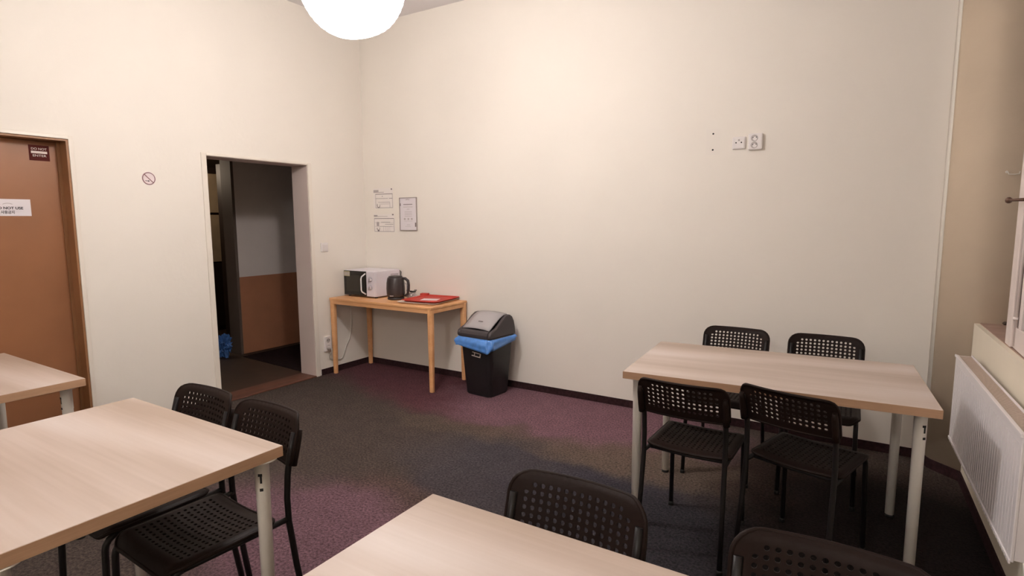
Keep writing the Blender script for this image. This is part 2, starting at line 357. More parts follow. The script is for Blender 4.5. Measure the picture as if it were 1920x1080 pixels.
# ------------------------------------------------------------ chairs
def panel(cols, rows, pitch, ml, mt, mb_, r, hole, W, H, skip, fmap, rc_b=None, vp=None):
    """perforated sheet in (u, v): u across (0 in the middle), v up. Corners rounded by r (top) and rc_b (bottom)."""
    vp = vp or pitch
    xs = [-W/2+ml*i/3 for i in range(3)]+[-W/2+ml+pitch*i for i in range(cols+1)]+[W/2-ml+ml*i/3 for i in (1, 2, 3)]
    ys = [mb_*i/2 for i in range(2)]+[mb_+vp*i for i in range(rows+1)]+[H-mt+mt*i/2 for i in (1, 2)]
    vid = {}; V = []; Fs = []
    rb = rc_b if rc_b is not None else r
    def rnd(u, v):
        for top in (1, 0):
            rr = r if top else rb
            if rr <= 0: continue
            cx = W/2-rr; dx = abs(u)-cx; dz = (v-(H-rr)) if top else (rr-v)
            if dx > 0 and dz > 0:
                k = max(dx, dz)/math.hypot(dx, dz); dx *= k; dz *= k
                u = math.copysign(cx+dx, u); v = (H-rr+dz) if top else rr-dz
        return u, v
    def vv(u, v):
        k = (round(u*1e5), round(v*1e5))
        if k not in vid: vid[k] = len(V); V.append(fmap(*rnd(u, v)))
        return vid[k]
    for i in range(len(xs)-1):
        for j in range(len(ys)-1):
            x0, x1, y0, y1 = xs[i], xs[i+1], ys[j], ys[j+1]
            per = []
            for (a, b_), (c, d) in (((x0, y0), (x1, y0)), ((x1, y0), (x1, y1)), ((x1, y1), (x0, y1)), ((x0, y1), (x0, y0))):
                for t in (0, 1/3, 2/3): per.append((a+(c-a)*t, b_+(d-b_)*t))
            ids = [vv(*p) for p in per]
            ci, cj = i-3, j-2
            if 0 <= ci < cols and 0 <= cj < rows and not skip(ci, cj):
                mx, my = (x0+x1)/2, (y0+y1)/2; hv = []
                for p in per:
                    a = math.atan2(p[1]-my, p[0]-mx); V.append(fmap(*rnd(mx+hole*math.cos(a), my+hole*math.sin(a)))); hv.append(len(V)-1)
                for k in range(12): Fs.append((ids[k], ids[(k+1) % 12], hv[(k+1) % 12], hv[k]))
            else: Fs.append(tuple(ids))
    def outline(n=6):
        o = []
        def seg(a, b_, m):
            for t in range(m): o.append((a[0]+(b_[0]-a[0])*t/m, a[1]+(b_[1]-a[1])*t/m))
        w2 = W/2
        seg((-w2+rb, 0), (w2-rb, 0), 8)
        for t in range(n): a = -PI/2+PI/2*t/n; o.append((w2-rb+rb*math.cos(a), rb+rb*math.sin(a)))
        seg((w2, rb), (w2, H-r), 5)
        for t in range(n): a = PI/2*t/n; o.append((w2-r+r*math.cos(a), H-r+r*math.sin(a)))
        seg((w2-r, H), (-w2+r, H), 8)
        for t in range(n): a = PI/2+PI/2*t/n; o.append((-w2+r+r*math.cos(a), H-r+r*math.sin(a)))
        seg((-w2, H-r), (-w2, rb), 5)
        for t in range(n): a = PI+PI/2*t/n; o.append((-w2+rb+rb*math.cos(a), rb+rb*math.sin(a)))
        return [fmap(*p) for p in o]
    return V, Fs, outline()
def bake(o, ang=math.radians(40)):
    bpy.context.view_layer.update()
    me = bpy.data.meshes.new_from_object(o.evaluated_get(bpy.context.evaluated_depsgraph_get()))
    o.modifiers.clear(); o.data = me; me.set_sharp_from_angle(angle=ang)
def make_chair():
    root = empty('dining_chair', (0, 0, 0))
    W = .366; H = .165
    P0 = Vector((0, .192, .610)); Dv = Vector((0, .046, .160)).normalized()
    def bmap(u, v):
        y = .026*(1-(2*u/W)**2)
        roll_ = .012*max(0, (v-(H-.02))/.02)**2
        p = P0+Dv*v; return (u, p.y+y+roll_, p.z-roll_*.4)
    V, Fs, ol = panel(14, 6, .0213, (W-.0213*14)/2, .024, H-.024-.0192*6, .056, .0060, W, H, lambda i, j: j == 5 and i in (0, 13), bmap, rc_b=.018, vp=.0192)
    b = MB(); b.add(V, Fs, True); back = b.build('backrest', CHP, root, solid=.006); bake(back)
    rim = MB().tube(ol, .0055, 8, closed=True)
    for sx in (-1, 1): rim.tube([tuple(Vector(bmap(sx*(W/2-.010), v))+Vector((0, .0145, 0))) for v in (-.004, .03, .06, .09, .115)], [.0135, .0135, .013, .012, .009], 10)
    rim.build('rim', CHP, back)
    WS = .352; HS = .345
    def smap(u, v):
        z = .450; z -= .013*(1-(2*u/WS)**2)*min(1, v/.08)
        if v < .045: z -= .030*((.045-v)/.045)**2
        if v > HS-.03: z -= .006*((v-HS+.03)/.03)
        z -= .010*max(0, (abs(u)-WS/2+.02)/.02)**2
        return (u, -.205+v, z)
    V, Fs, ol = panel(14, 12, .0213, (WS-.0213*14)/2, .040, HS-.040-.0213*12, .035, .0055, WS, HS, lambda i, j: False, smap, rc_b=.05)
    seat = MB().add(V, Fs, True).build('seat', CHP, root, solid=.006); bake(seat)
    MB().tube(ol, .006, 8, closed=True).build('rim', CHP, seat)
    for sx in (-1, 1):
        fl = MB().tube([(sx*.168, -.215, .003), (sx*.162, -.200, .385)]+[(sx*.162, -.200+.045*(1-math.cos(a)), .385+.042*math.sin(a)) for a in (.4, .8, 1.2, PI/2)], .0105, 10).build('leg', CHM, root)
        MB().lathe([(.0125, 0), (.0125, .018), (.011, .02)], 12, (sx*.168, -.215)).build('foot_cap', BLACKF, fl)
        rl = MB().tube([(sx*.176, .243, .003), (sx*.170, .205, .26), (sx*.168, .186, .42), (sx*.168, .184, .50), (sx*.168, .190, .58), (sx*.169, .200, .64), (sx*.169, .222, .715)], .0105, 10).build('leg', CHM, root)
        MB().lathe([(.0125, 0), (.0125, .018), (.011, .02)], 12, (sx*.176, .243)).build('foot_cap', BLACKF, rl)
        MB().tube([(sx*.162, -.156, .427), (sx*.162, .06, .424), (sx*.167, .185, .428)], .0095, 10).build('side_rail', CHM, root)
        MB().lathe([(.004, 0), (.0035, .002)], 10).build('screw', STEEL, root, loc=(sx*.172, .205, .618), rot=(-PI/2, 0, 0))
    MB().tube([(-.162, .125, .424), (0, .125, .418), (.162, .125, .424)], .009, 8).build('stretcher', CHM, root)
    MB().tube([(-.162, -.14, .426), (0, -.14, .410), (.162, -.14, .426)], .009, 8).build('stretcher', CHM, root)
    return root
chairs = [
    (3.612, -1.535, PI+math.radians(-1.5), 'left dark perforated chair on the near side of the table by the wall'),
    (4.045, -1.455, PI+math.radians(-16), 'dark perforated chair turned askew on the near side of the wall table, towards the radiator'),
    (3.57, -.71, math.radians(-1), 'left dark perforated chair between the wall table and the back wall'),
    (4.047, -.70, math.radians(1), 'right dark perforated chair between the wall table and the back wall'),
    (2.062, -3.075, 0, 'dark perforated chair under the lower left table, nearer the open doorway'),
    (2.447, -3.075, math.radians(-2), 'dark perforated chair under the right end of the lower left table'),
    (3.635, -3.05, math.radians(0), 'dark perforated chair behind the bottom middle tabletop, only its backrest in view'),
    (4.19, -3.045, math.radians(1), 'dark perforated chair cropped by the bottom edge below the wall table'),
]
proto = make_chair()
for i, (x, y, rz, lab) in enumerate(chairs):
    o = proto if i == 0 else copy_tree(proto)
    o.location = (x, y, 0); o.rotation_euler = (0, 0, rz); tag(o, lab, 'chair', 'dark perforated dining chairs')

# ------------------------------------------------------------ dining tables
def make_table(x, y, rz, L, D, label, inset=.055, lr=.0205, far_slot=-PI/2):
    """origin at the near-left corner on the floor; L along x, D along y"""
    t = empty('dining_table', (x, y, 0), rz); tag(t, label, 'table', 'pale oak dining tables on white legs')
    top = MB().box(0, L, 0, D, .700, .734).build('tabletop', OAK, t, bevel=.0012)
    e = .0009
    MB().box(-e, 0, 0, D, .7012, .7328).box(L, L+e, 0, D, .7012, .7328).box(0, L, -e, 0, .7012, .7328).box(0, L, D, D+e, .7012, .7328).build('edge_band', OAKE, top)
    for px in (inset, L-inset):
        for py in (inset, D-inset):
            lg = MB().lathe([(.046, .6995), (.046, .6955), (lr+.001, .6945), (lr+.001, .60), (lr, .598), (lr*.93, .014)][::-1], 20).build('leg', WHITEP, t, loc=(px, py, 0))
            MB().lathe([(.019, 0), (.019, .014)], 16).build('foot', BLACKF, lg)
            if px < L/2: continue
            sl = MB()
            a = math.atan2(CAM.y-y-py, CAM.x-x-px)
            sl.box(lr-.001, lr+.0016, -.003, .003, .628, .655).box(lr-.001, lr+.0016, -.008, .004, .650, .658).box(lr-.001, lr+.0016, -.005, .005, .603, .612)
            sl.build('bracket_slot', HOLE, lg, rot=(0, 0, -PI/3.2 if py < D/2 else far_slot))
    return t
make_table(3.302, -1.624, .069, 1.174, .72, 'pale oak table with white legs along the back wall near the radiator')
make_table(1.812, -3.69, 0, .914, .712, 'pale oak table at the lower left with two chairs tucked under it', .044, far_slot=-.78)
make_table(3.320, -3.63, 0, 1.17, .652, 'pale oak table cut off by the bottom edge at the middle of the picture')
make_table(.39, -3.64, 0, .937, .69, 'pale oak table at the left edge in front of the brown door')

# ------------------------------------------------------------ serving desk
dk = empty('side_table', (0, 0, 0)); tag(dk, 'narrow orange beech side table in the corner carrying the microwave and trays', 'table')
dx0, dx1, dy0, dy1, dz = .026, 1.240, -.508, -.014, .715
MB().box(dx0, dx1, dy0, dy1, dz-.024, dz).build('tabletop', BEECH, dk, bevel=.006)
for nm, bx in (('apron', (dx0+.03, dx1-.03, dy0+.004, dy0+.026)), ('apron', (dx0+.03, dx1-.03, dy1-.026, dy1-.004)), ('apron', (dx0+.004, dx0+.026, dy0+.03, dy1-.03)), ('apron', (dx1-.026, dx1-.004, dy0+.03, dy1-.03))):
    MB().box(*bx, dz-.056, dz-.022).build(nm, BEECH, dk, bevel=.003)
for lx in (dx0, dx1-.052):
    for ly in (dy0, dy1-.052):
        c = (lx+.026, ly+.026); b = MB(); vs = []; fs = []
        for k, (z, hw) in enumerate(((0, .019), (.35, .023), (dz-.022, .026))):
            for q in range(8):
                a = PI/4*q+PI/8; s_ = hw/math.cos(PI/8)*.99
                vs.append((c[0]+max(-hw, min(hw, s_*1.25*math.cos(a))), c[1]+max(-hw, min(hw, s_*1.25*math.sin(a))), z))
        for k in range(2):
            for q in range(8): fs.append((k*8+q, k*8+(q+1) % 8, k*8+8+(q+1) % 8, k*8+8+q))
        fs += [tuple(range(8))[::-1], tuple(range(16, 24))]
        b.add(vs, fs).build('leg', BEECH, dk, bevel=.004)
for cx, cy, ax, ay in ((dx0+.05, dy0+.05, 1, 1), (dx1-.05, dy0+.05, -1, 1), (dx0+.05, dy1-.05, 1, -1), (dx1-.05, dy1-.05, -1, -1)):
    MB().prism([(cx, cy), (cx+ax*.055, cy), (cx, cy+ay*.055)], dz-.052, dz-.026).build('corner_block', BEECH, dk)

# microwave
mw = empty('microwave', (.052, -.345, dz)); tag(mw, 'small white microwave oven with a black glass door on the side table', 'microwave')
W_, D_, Z0, Z1 = .405, .325, .012, .245
MB().box(0, W_, .012, D_, Z0, Z1).build('case', MWW, mw, bevel=.006)
MB().box(0, .292, 0, .012, Z0+.004, Z1-.003).build('door', MWB, mw, bevel=.003)
dr = [o for o in mw.children if o.name.startswith('door')][0]
MB().box(.035, .215, -.0012, 0, Z0+.04, Z1-.04).build('window', MWG, dr)
MB().box(.006, .082, -.0016, 0, Z1-.055, Z1-.008).build('energy_label', LABELY, dr)
lb = MB()
for k in range(4): lb.box(.012+k*.018, .024+k*.018, -.0022, -.0016, Z1-.047, Z1-.018)
lb.build('label_print', INKL, dr)
MB().tube([(.286, -.001, Z1-.022), (.262, -.026, Z1-.050), (.258, -.030, Z1-.070), (.258, -.030, Z0+.062), (.262, -.026, Z0+.045), (.286, -.001, Z0+.020)], .0062, 10).build('handle', mat('silver_white_handle', (.85, .82, .82), .3), dr)
MB().box(.294, W_, 0, .012, Z0+.002, Z1-.002).build('control_panel', MWW, mw, bevel=.003)
for kz in (.158, .082):
    k = MB().lathe([(.019, 0), (.018, .012), (.012, .016)], 20).box(-.004, .004, -.017, .017, .012, .022).build('knob', mat('lilac_grey_knob', (.50, .46, .50), .4), mw, loc=(.345, 0, Z0+kz), rot=(PI/2, .5, 0))
    MB().tube(arc((.345, Z0+kz), .025, -.8, PI+.8, 12, lambda a, b_: (a, -.0006, b_)), .0009, 4).build('dial_mark', INK, mw)
for q in (.03, W_-.03):
    for r_ in (.04, D_-.03): MB().lathe([(.012, 0), (.012, Z0)], 12, (q, r_)).build('foot', BLACKF, mw)
vb = MB()
for k in range(5): vb.box(W_-.0005, W_+.0012, .20, .30, .16+k*.011, .164+k*.011)
vb.build('vent_slots', INK, mw)
MB().tube([(W_-.01, D_+.004, .235), (W_+.01, D_+.006, .22), (W_+.004, D_+.006, .19), (W_+.014, D_+.006, .16)], .0035, 6).build('power_cord', BLACKF, mw)

# kettle
kt = empty('kettle', (.640, -.275, dz)); tag(kt, 'charcoal electric kettle standing in front of the microwave side', 'kettle')
MB().lathe([(.070, 0), (.074, .006), (.074, .018), (.068, .022)], 32).build('base', KETT, kt)
MB().lathe([(.068, .024), (.077, .030), (.081, .060), (.083, .10), (.080, .15), (.074, .182), (.070, .196), (.060, .204), (.02, .207)], 36).build('body', KETT, kt)
MB().lathe([(.062, .203), (.060, .210), (.03, .214), (.01, .214)], 28).build('lid', KETT, kt)
MB().prism([(-.068, -.018), (-.068, .018), (-.088, .0)], .165, .198).build('spout', KETT, kt, bevel=.004)
hp = [(.066, 0, .190), (.095, 0, .188), (.118, 0, .170), (.124, 0, .13), (.122, 0, .085), (.112, 0, .052), (.092, 0, .036), (.074, 0, .036)]
MB().tube(hp, [.012, .013, .013, .0125, .012, .011, .010, .010], 12).build('handle', KETT, kt, rot=(0, 0, math.radians(20)))
MB().tube([(.09, 0, .145), (.104, 0, .14), (.107, 0, .10), (.103, 0, .075)], .0045, 8).build('handle_inlay', mat('light_grey_inlay', (.4, .36, .36), .35), kt, rot=(0, 0, math.radians(20)))
MB().box(-.022, .012, -.0845, -.078, .036, .042).build('badge', INKL, kt, rot=(0, 0, math.radians(20)))

# odds and ends behind the kettle
tag(crumple('plastic_bag', CLEARB, (.735, -.17, dz), (.060, .045, .030), 8.2, 6, .35, 4), 'small crumpled greyish clear bag on the side table behind the kettle handle', 'bag')
cl = empty('binder_clip', (.745, -.165, dz+.058), .5); tag(cl, 'small black clip lying on the clear bag beside the kettle', 'clip')
MB().prism([(-.026, -.011), (.026, -.011), (.026, .011), (-.026, .011)], 0, .012).build('body', BLACKF, cl, bevel=.003)
MB().tube([(-.018, -.01, .008), (-.026, -.035, .016), (-.006, -.035, .016), (-.010, -.01, .008)], .003, 6).tube([(.010, .01, .008), (.006, .035, .016), (.026, .035, .016), (.018, .01, .008)], .003, 6).build('wire_handle', BLACKF, cl)

# trays
def tray(name, w_, d_, h_, m, t=.004, n=6):
    b = MB()
    def rr(w, d, r, z): 
        o = []
        for cx, cy, a0 in ((w/2-r, d/2-r, 0), (-w/2+r, d/2-r, PI/2), (-w/2+r, -d/2+r, PI), (w/2-r, -d/2+r, 1.5*PI)):
            for k in range(n+1): a = a0+PI/2*k/n; o.append((cx+r*math.cos(a), cy+r*math.sin(a), z))
        return o
    rings = [rr(w_-.05, d_-.05, .03, 0), rr(w_-.024, d_-.024, .035, h_-.004), rr(w_, d_, .04, h_-.002), rr(w_+.002, d_+.002, .04, h_), rr(w_-.004, d_-.004, .04, h_+.002), rr(w_-.028, d_-.028, .034, h_), rr(w_-.054, d_-.054, .028, t)]
    N = len(rings[0]); vs = sum(rings, []); fs = []
    for k in range(len(rings)-1):
        for q in range(N): fs.append((k*N+q, k*N+(q+1) % N, (k+1)*N+(q+1) % N, (k+1)*N+q))
    fs += [tuple(range(N))[::-1], tuple((len(rings)-1)*N+q for q in range(N))]
    return b.add(vs, fs)
TC = (.985, -.215)
t1 = tray('serving_tray', .400, .418, .011, BEIGET).build('serving_tray', BEIGET, loc=(TC[0]-.014, TC[1]-.006, dz), rot=(0, 0, .12))
tag(t1, 'beige tray under the red tray on the side table, its rim showing', 'tray', 'serving trays')
t2 = tray('serving_tray', .375, .395, .014, REDT).build('serving_tray', REDT, loc=(TC[0]+.006, TC[1]+.006, dz+.0126), rot=(0, 0, .12))
tag(t2, 'red serving tray on top of the beige one on the side table', 'tray', 'serving trays')
tag(MB().box(-.075, .075, -.05, .05, 0, .0012).build('paper_sheet', PAPER, loc=(TC[0]+.015, TC[1]-.015, dz+.0170), rot=(0, 0, .35)), 'white sheet of paper lying in the red tray', 'paper')
tag(MB().prism([(-.04, -.03), (.035, -.015), (.035, .02), (-.04, .02)], 0, .040).build('red_box', REDT, loc=(.790, -.050, dz+.0005), rot=(0, .0, .3), bevel=.004), 'small red packet standing against the wall side of the red tray', 'box')

# ------------------------------------------------------------ swing-lid bin
bn = empty('waste_bin', (1.598, -.235, 0), math.radians(-5)); tag(bn, 'black plastic swing-lid bin with grey flap and blue liner beside the side table', 'bin')
def rrect(hx, hy, r, z, n=5):
    o = []
    for cx, cy, a0 in ((hx-r, hy-r, 0), (-hx+r, hy-r, PI/2), (-hx+r, -hy+r, PI), (hx-r, -hy+r, 1.5*PI)):
        for k in range(n+1): a = a0+PI/2*k/n; o.append((cx+r*math.cos(a), cy+r*math.sin(a), z))
    return o
def loft(rings, cap=True):
    N = len(rings[0]); vs = sum(rings, []); fs = []
    for k in range(len(rings)-1):
        for q in range(N): fs.append((k*N+q, k*N+(q+1) % N, (k+1)*N+(q+1) % N, (k+1)*N+q))
    b = MB().add(vs, fs, True)
    if cap: b.add(vs, [tuple(range(N))[::-1], tuple((len(rings)-1)*N+q for q in range(N))])
    return b
loft([rrect(.125, .120, .04, 0), rrect(.132, .127, .04, .012), rrect(.160, .152, .045, .40), rrect(.168, .158, .05, .462)]).build('body', BINB, bn)
rim_ = loft([rrect(.172, .164, .05, .455), rrect(.178, .170, .05, .462), rrect(.178, .170, .05, .482), rrect(.170, .162, .05, .488)]).build('rim', BINL, bn)
# lid hood: two humped cheeks with a flap between them
prf = [(-.168, .486), (-.171, .512), (-.162, .534), (-.135, .548), (-.085, .566), (-.040, .596), (.005, .632), (.050, .654), (.092, .656), (.122, .638), (.146, .598), (.160, .545), (.168, .486)]
def cheek(x0, x1):
    n = len(prf); b = MB(); vs = [(x0, y, z) for y, z in prf]+[(x1, y, z) for y, z in prf]
    b.add(vs, [tuple(range(n)), tuple(range(2*n-1, n-1, -1)), (0, n, 2*n-1, n-1)])
    b.add(vs, [(i, i+1, n+i+1, n+i) for i in range(n-1)], True)
    return b
for a_, b_ in ((-.174, -.141), (.141, .174)):
    cheek(a_, b_).build('lid_cheek', BINL, bn, bevel=.010)
lower = [(y, z) for y, z in prf]
fr = MB(); n0 = 4
vs = [(x, y, z) for x in (-.141, .141) for y, z in prf[:n0]+[(-.13, .50)]]
m_ = n0+1
fr.add(vs, [(i, i+1, m_+i+1, m_+i) for i in range(m_-1)]+[(0, m_, 2*m_-1, m_-1), tuple(range(m_)), tuple(range(2*m_-1, m_-1, -1))]).build('lid_front', BINL, bn, bevel=.004)
bk = prf[8:]+[(.10, .49)]
vs = [(x, y, z) for x in (-.141, .141) for y, z in bk]; m_ = len(bk)
MB().add(vs, [(i, i+1, m_+i+1, m_+i) for i in range(m_-1)]+[(0, m_, 2*m_-1, m_-1), tuple(range(m_)), tuple(range(2*m_-1, m_-1, -1))]).build('lid_back', BINL, bn, bevel=.004)
fp = [(-.137, .548), (-.10, .572), (-.05, .604), (.0, .634), (.045, .652), (.092, .654)]
fl_ = [(-.139, .139)]
vs = []; 
for y, z in fp:
    for x in (-.1385, -.08, 0, .08, .1385): vs.append((x, y, z+.010*(1-(x/.14)**2)))
fs = [(i*5+k, i*5+k+1, i*5+5+k+1, i*5+5+k) for i in range(len(fp)-1) for k in range(4)]
MB().add(vs, fs, True).build('flap', BINF, bn, solid=.008)
MB().box(-.022, .022, -.003, .003, -.0015, .0015).build('flap_mark', INK, bn, loc=(0, -.075, .606), rot=(math.radians(32), 0, 0))
# blue liner hanging over the rim
N = 160; vs = []
rows_ = 7
base_ = rrect(.174, .166, .05, 0, 39)[:160]
for j in range(rows_):
    t_ = j/(rows_-1)
    for k in range(N):
        x, y, _ = base_[k % len(base_)]; a = math.atan2(y, x)
        drop = .042+.072*max(0, math.cos(a+1.15))**2+.012*math.sin(a*3+1.0)+.006*math.sin(a*7)
        wav = .007*math.sin(a*19+t_*5)+.006*math.sin(a*31-3*t_)+.008*noise.noise(Vector((math.cos(a)*5, math.sin(a)*5, t_*3)))
        out = .007+.022*math.sin(min(1, t_*1.2)*PI*.6)*(1+.35*math.sin(a*5+.6))+wav*min(1, t_*2.5)
        d = math.hypot(x, y); vs.append((x*(1+out/d), y*(1+out/d), .484-drop*t_+.012*math.sin(a*9+1)*t_+.004*noise.noise(Vector((math.cos(a)*9, math.sin(a)*9, t_*4)))))
fs = [(j*N+k, j*N+(k+1) % N, (j+1)*N+(k+1) % N, (j+1)*N+k) for j in range(rows_-1) for k in range(N)]
ln_ = MB().add(vs, fs, True).build('liner', BLUEB, bn, solid=.0015); ln_['label'] = 'blue plastic liner hanging over the rim'
cp = MB().box(-.045, .045, -.004, 0, -.017, -.011).box(-.045, .045, -.004, 0, .011, .017).box(-.022, -.016, -.004, 0, -.012, .012).box(.036, .045, -.004, 0, -.017, .017)
cp.build('clip', mat('pale_clip_plastic', (.55, .48, .44), .5), bn, loc=(.015, -.1500, .346), rot=(-.13, .10, 0))

# ------------------------------------------------------------ radiator
ra = math.atan2(.041, -1.23)  # runs toward -y
rd = empty('radiator', (4.615, -.50, .305), ra-PI)  # local -x?  placed below by explicit axes
rd.rotation_euler = (0, 0, -math.atan2(1.23, .041))
tag(rd, 'white panel radiator under the window sill on the right wall', 'radiator')
RL, RH = 1.23, .443
# local x runs along the wall toward the camera, local y points to the wall
MB().box(0, RL, 0, .010, .012, RH-.006).build('front_panel', RADW, rd, bevel=.003)
fp_ = [o for o in rd.children][0]
ribs = MB(); nr = 34
for k in range(nr):
    x = .045+(RL-.09)*k/(nr-1); ribs.box(x-.008, x+.008, -.0010, 0, .035, RH-.045)
rb_ = ribs.build('rib', RADW, fp_)
rb_['kind'] = 'stuff'
MB().box(0, RL, -.005, .002, RH-.016, RH-.004).build('top_lip', RADW, rd, bevel=.002)
bl = MB().box(0, RL, -.004, .002, .006, .020)
bl.build('bottom_lip', RADW, rd, bevel=.002)
wl_ = MB()
for k in range(40): x = .02+(RL-.04)*k/39; wl_.box(x-.003, x+.003, -.0055, -.003, .010, .016)
o = wl_.build('spot_weld', TRIM, rd); o['kind'] = 'stuff'
MB().box(0, RL, .060, .066, .012, RH-.004).build('back_panel', RADW, rd, bevel=.002)
MB().box(0, .004, .010, .060, .02, RH-.01).build('side_cover', RADW, rd); MB().box(RL-.004, RL, .010, .060, .02, RH-.01).build('side_cover', RADW, rd)
MB().box(.004, RL-.004, .010, .060, RH-.014, RH-.011).build('top_grille', RADG, rd)
gs = MB()
for k in range(60): x = .02+(RL-.04)*k/59; gs.box(x-.0035, x+.0035, .014, .056, RH-.011, RH-.0095)
o = gs.build('grille_slot', RADG, rd); o['kind'] = 'stuff'
MB().box(.15, .18, .066, .094, .05, .35).build('bracket', RADW, rd); MB().box(RL-.18, RL-.15, .066, .094, .05, .35).build('bracket', RADW, rd)
MB().tube([(RL+.02, .035, .03), (RL+.04, .035, 0), (RL+.04, .035, -.304)], .009).build('pipe', WHITEP, rd)

# ------------------------------------------------------------ window in the niche, one sash standing ajar
wn = struct(empty('window_1', (4.965, -1.45, .872)))
MB().box(0, .06, -1.06, -1.0, 0, 1.95).box(0, .06, 1.0, 1.06, 0, 1.95).box(0, .06, -1.06, 1.06, 0, .06).box(0, .06, -1.06, 1.06, 1.89, 1.95).box(0, .06, -.03, .03, 0, 1.95).build('window_frame', WINW, wn, bevel=.003)
for a_, b_ in ((-1.0, -.03), (.03, 1.0)):
    MB().box(.025, .031, a_, b_, .06, 1.89).build('pane', GLASS, wn)
struct(MB().box(5.06, 5.12, -2.9, -.22, .8, 2.95).build('window_2', mat('night_blind', (.25, .20, .17), .9)))
ss = empty('window_sash', (4.742, -.815, .874), 0)
tag(ss, 'white inner window sash with long bolt rods standing at the right edge above the sill', 'window sash')
SH = 1.85
MB().box(0, .034, -.098, 0, 0, SH).build('stile', WINW, ss, bevel=.004)
MB().box(.010, .040, -.80, -.098, 0, .09).box(.010, .040, -.80, -.098, SH-.09, SH).box(.010, .040, -.88, -.80, 0, SH).build('rail', WINW, ss, bevel=.003)
MB().box(.010, .036, -.21, -.165, .09, SH-.09).build('meeting_stile', WINW, ss, bevel=.003)
MB().box(.020, .024, -.80, -.21, .09, SH-.09).build('pane', GLASS, ss)
MB().box(.024, .036, -.165, -.098, .0, SH).build('groove', BRASS, ss)
rod = MB().tube([(.012, -.125, .01), (.012, -.125, SH-.2)], .0075, 10)
rod.build('bolt_rod', WINW, ss)
MB().tube([(.016, -.152, .02), (.016, -.152, SH-.3)], .005, 8).build('bolt_rod', BRASS, ss)
for z in (.12, .55, 1.25): MB().lathe([(.014, z), (.014, z+.012)], 14, (.012, -.125)).build('rod_collar', WINW, ss)
kn = MB().tube([(-.004, -.135, .615), (-.030, -.10, .615), (-.040, -.075, .615)], [.007, .006, .006], 8)
kn.lathe([(.004, .602), (.011, .607), (.013, .615), (.011, .623), (.004, .628)], 14, (-.042, -.062))
kn.build('bolt_handle', BRASS, ss)
MB().lathe([(.006, .66), (.018, .68), (.014, .71), (.010, .74), (.006, .77)], 12, (.004, -.155)).build('bolt_case', BRASS, ss)
# hook on the reveal
hk = MB().lathe([(.006, 0), (.006, .004)], 10, (0, 0)).tube([(0, 0, .004), (0, 0, .02), (.004, -.012, .022), (.03, -.014, .022), (.045, -.012, .022), (.047, 0, .022)], .0025, 6)
tag(hk.build('wall_hook', WHITEP, loc=(4.780, -.2435, 1.645), rot=(PI/2, 0, math.radians(4))), 'small white metal hook on the beige window reveal', 'hook')
tag(crumple('dead_leaf', mat('dry_brown_litter', (.08, .05, .035), .8), (4.835, -.262, .872), (.020, .012, .010), 5, 5, .3, 2), 'small dark scrap lying on the window sill by the reveal', 'scrap')

# ------------------------------------------------------------ wall fittings
RB = (PI/2, 0, 0); RLT = (PI/2, 0, PI/2)
# French style single socket
s1 = empty('wall_socket', (3.456, 0, 1.910), 0); tag(s1, 'square white single socket high on the back wall, left of the double one', 'socket', 'high wall sockets')
MB().box(-.041, .041, -.012, 0, -.040, .040).build('plate', SOCK, s1, bevel=.006)
MB().box(-.034, .034, -.0145, -.012, -.034, .030).build('cover', SOCK, s1, bevel=.003)
for x in (-.0165, .0165): MB().lathe([(.0045, 0), (.0045, .0012)], 12).build('hole', HOLE, s1, loc=(x, -.0145, .002), rot=RB)
MB().lathe([(.006, 0), (.005, .004)], 12).build('earth_pin', RECESS, s1, loc=(0, -.0145, .018), rot=RB)
s2 = empty('wall_socket', (3.558, 0, 1.911), 0); tag(s2, 'upright white double socket high on the back wall, right of the single one', 'socket', 'high wall sockets')
MB().box(-.043, .043, -.024, 0, -.052, .052).build('plate', SOCK, s2, bevel=.008)
for z in (.022, -.022):
    MB().lathe([(.021, 0), (.020, .0012)], 24).build('recess', RECESS, s2, loc=(-.006, -.024, z), rot=RB)
    MB().lathe([(.013, 0), (.012, .0022)], 20).build('boss', SOCK, s2, loc=(-.002, -.024, z-.004), rot=RB)
    for x in (-.014, .006): MB().lathe([(.003, 0), (.003, .0030)], 10).build('hole', HOLE, s2, loc=(x, -.024, z+.004), rot=RB)
# repainted patch with two drill holes
pt = MB().box(3.245, 3.335, -.0006, 0, 1.845, 2.015).build('trim_repainted_patch', mat('paler_patch_paint', (.85, .79, .72), .75)); struct(pt)
for i, z in enumerate((1.983, 1.878)):
    h_ = MB().lathe([(.0062, 0), (.0055, .0012)], 14).build('wall_plug', HOLE, loc=(3.290, -.0005, z), rot=RB)
    tag(h_, ('upper' if i == 0 else 'lower')+' dark screw plug in the paler patch left of the high sockets', 'plug', 'screw plugs')
# switch by the doorway
sw = empty('light_switch', (0, -.517, 1.178), PI/2); tag(sw, 'small square white light switch beside the open doorway', 'switch')
MB().box(-.040, .040, -.010, 0, -.040, .040).build('plate', SOCK, sw, bevel=.004)
MB().box(-.028, .028, -.014, -.010, -.028, .028).build('rocker', SOCK, sw, bevel=.003, rot=(.04, 0, 0))
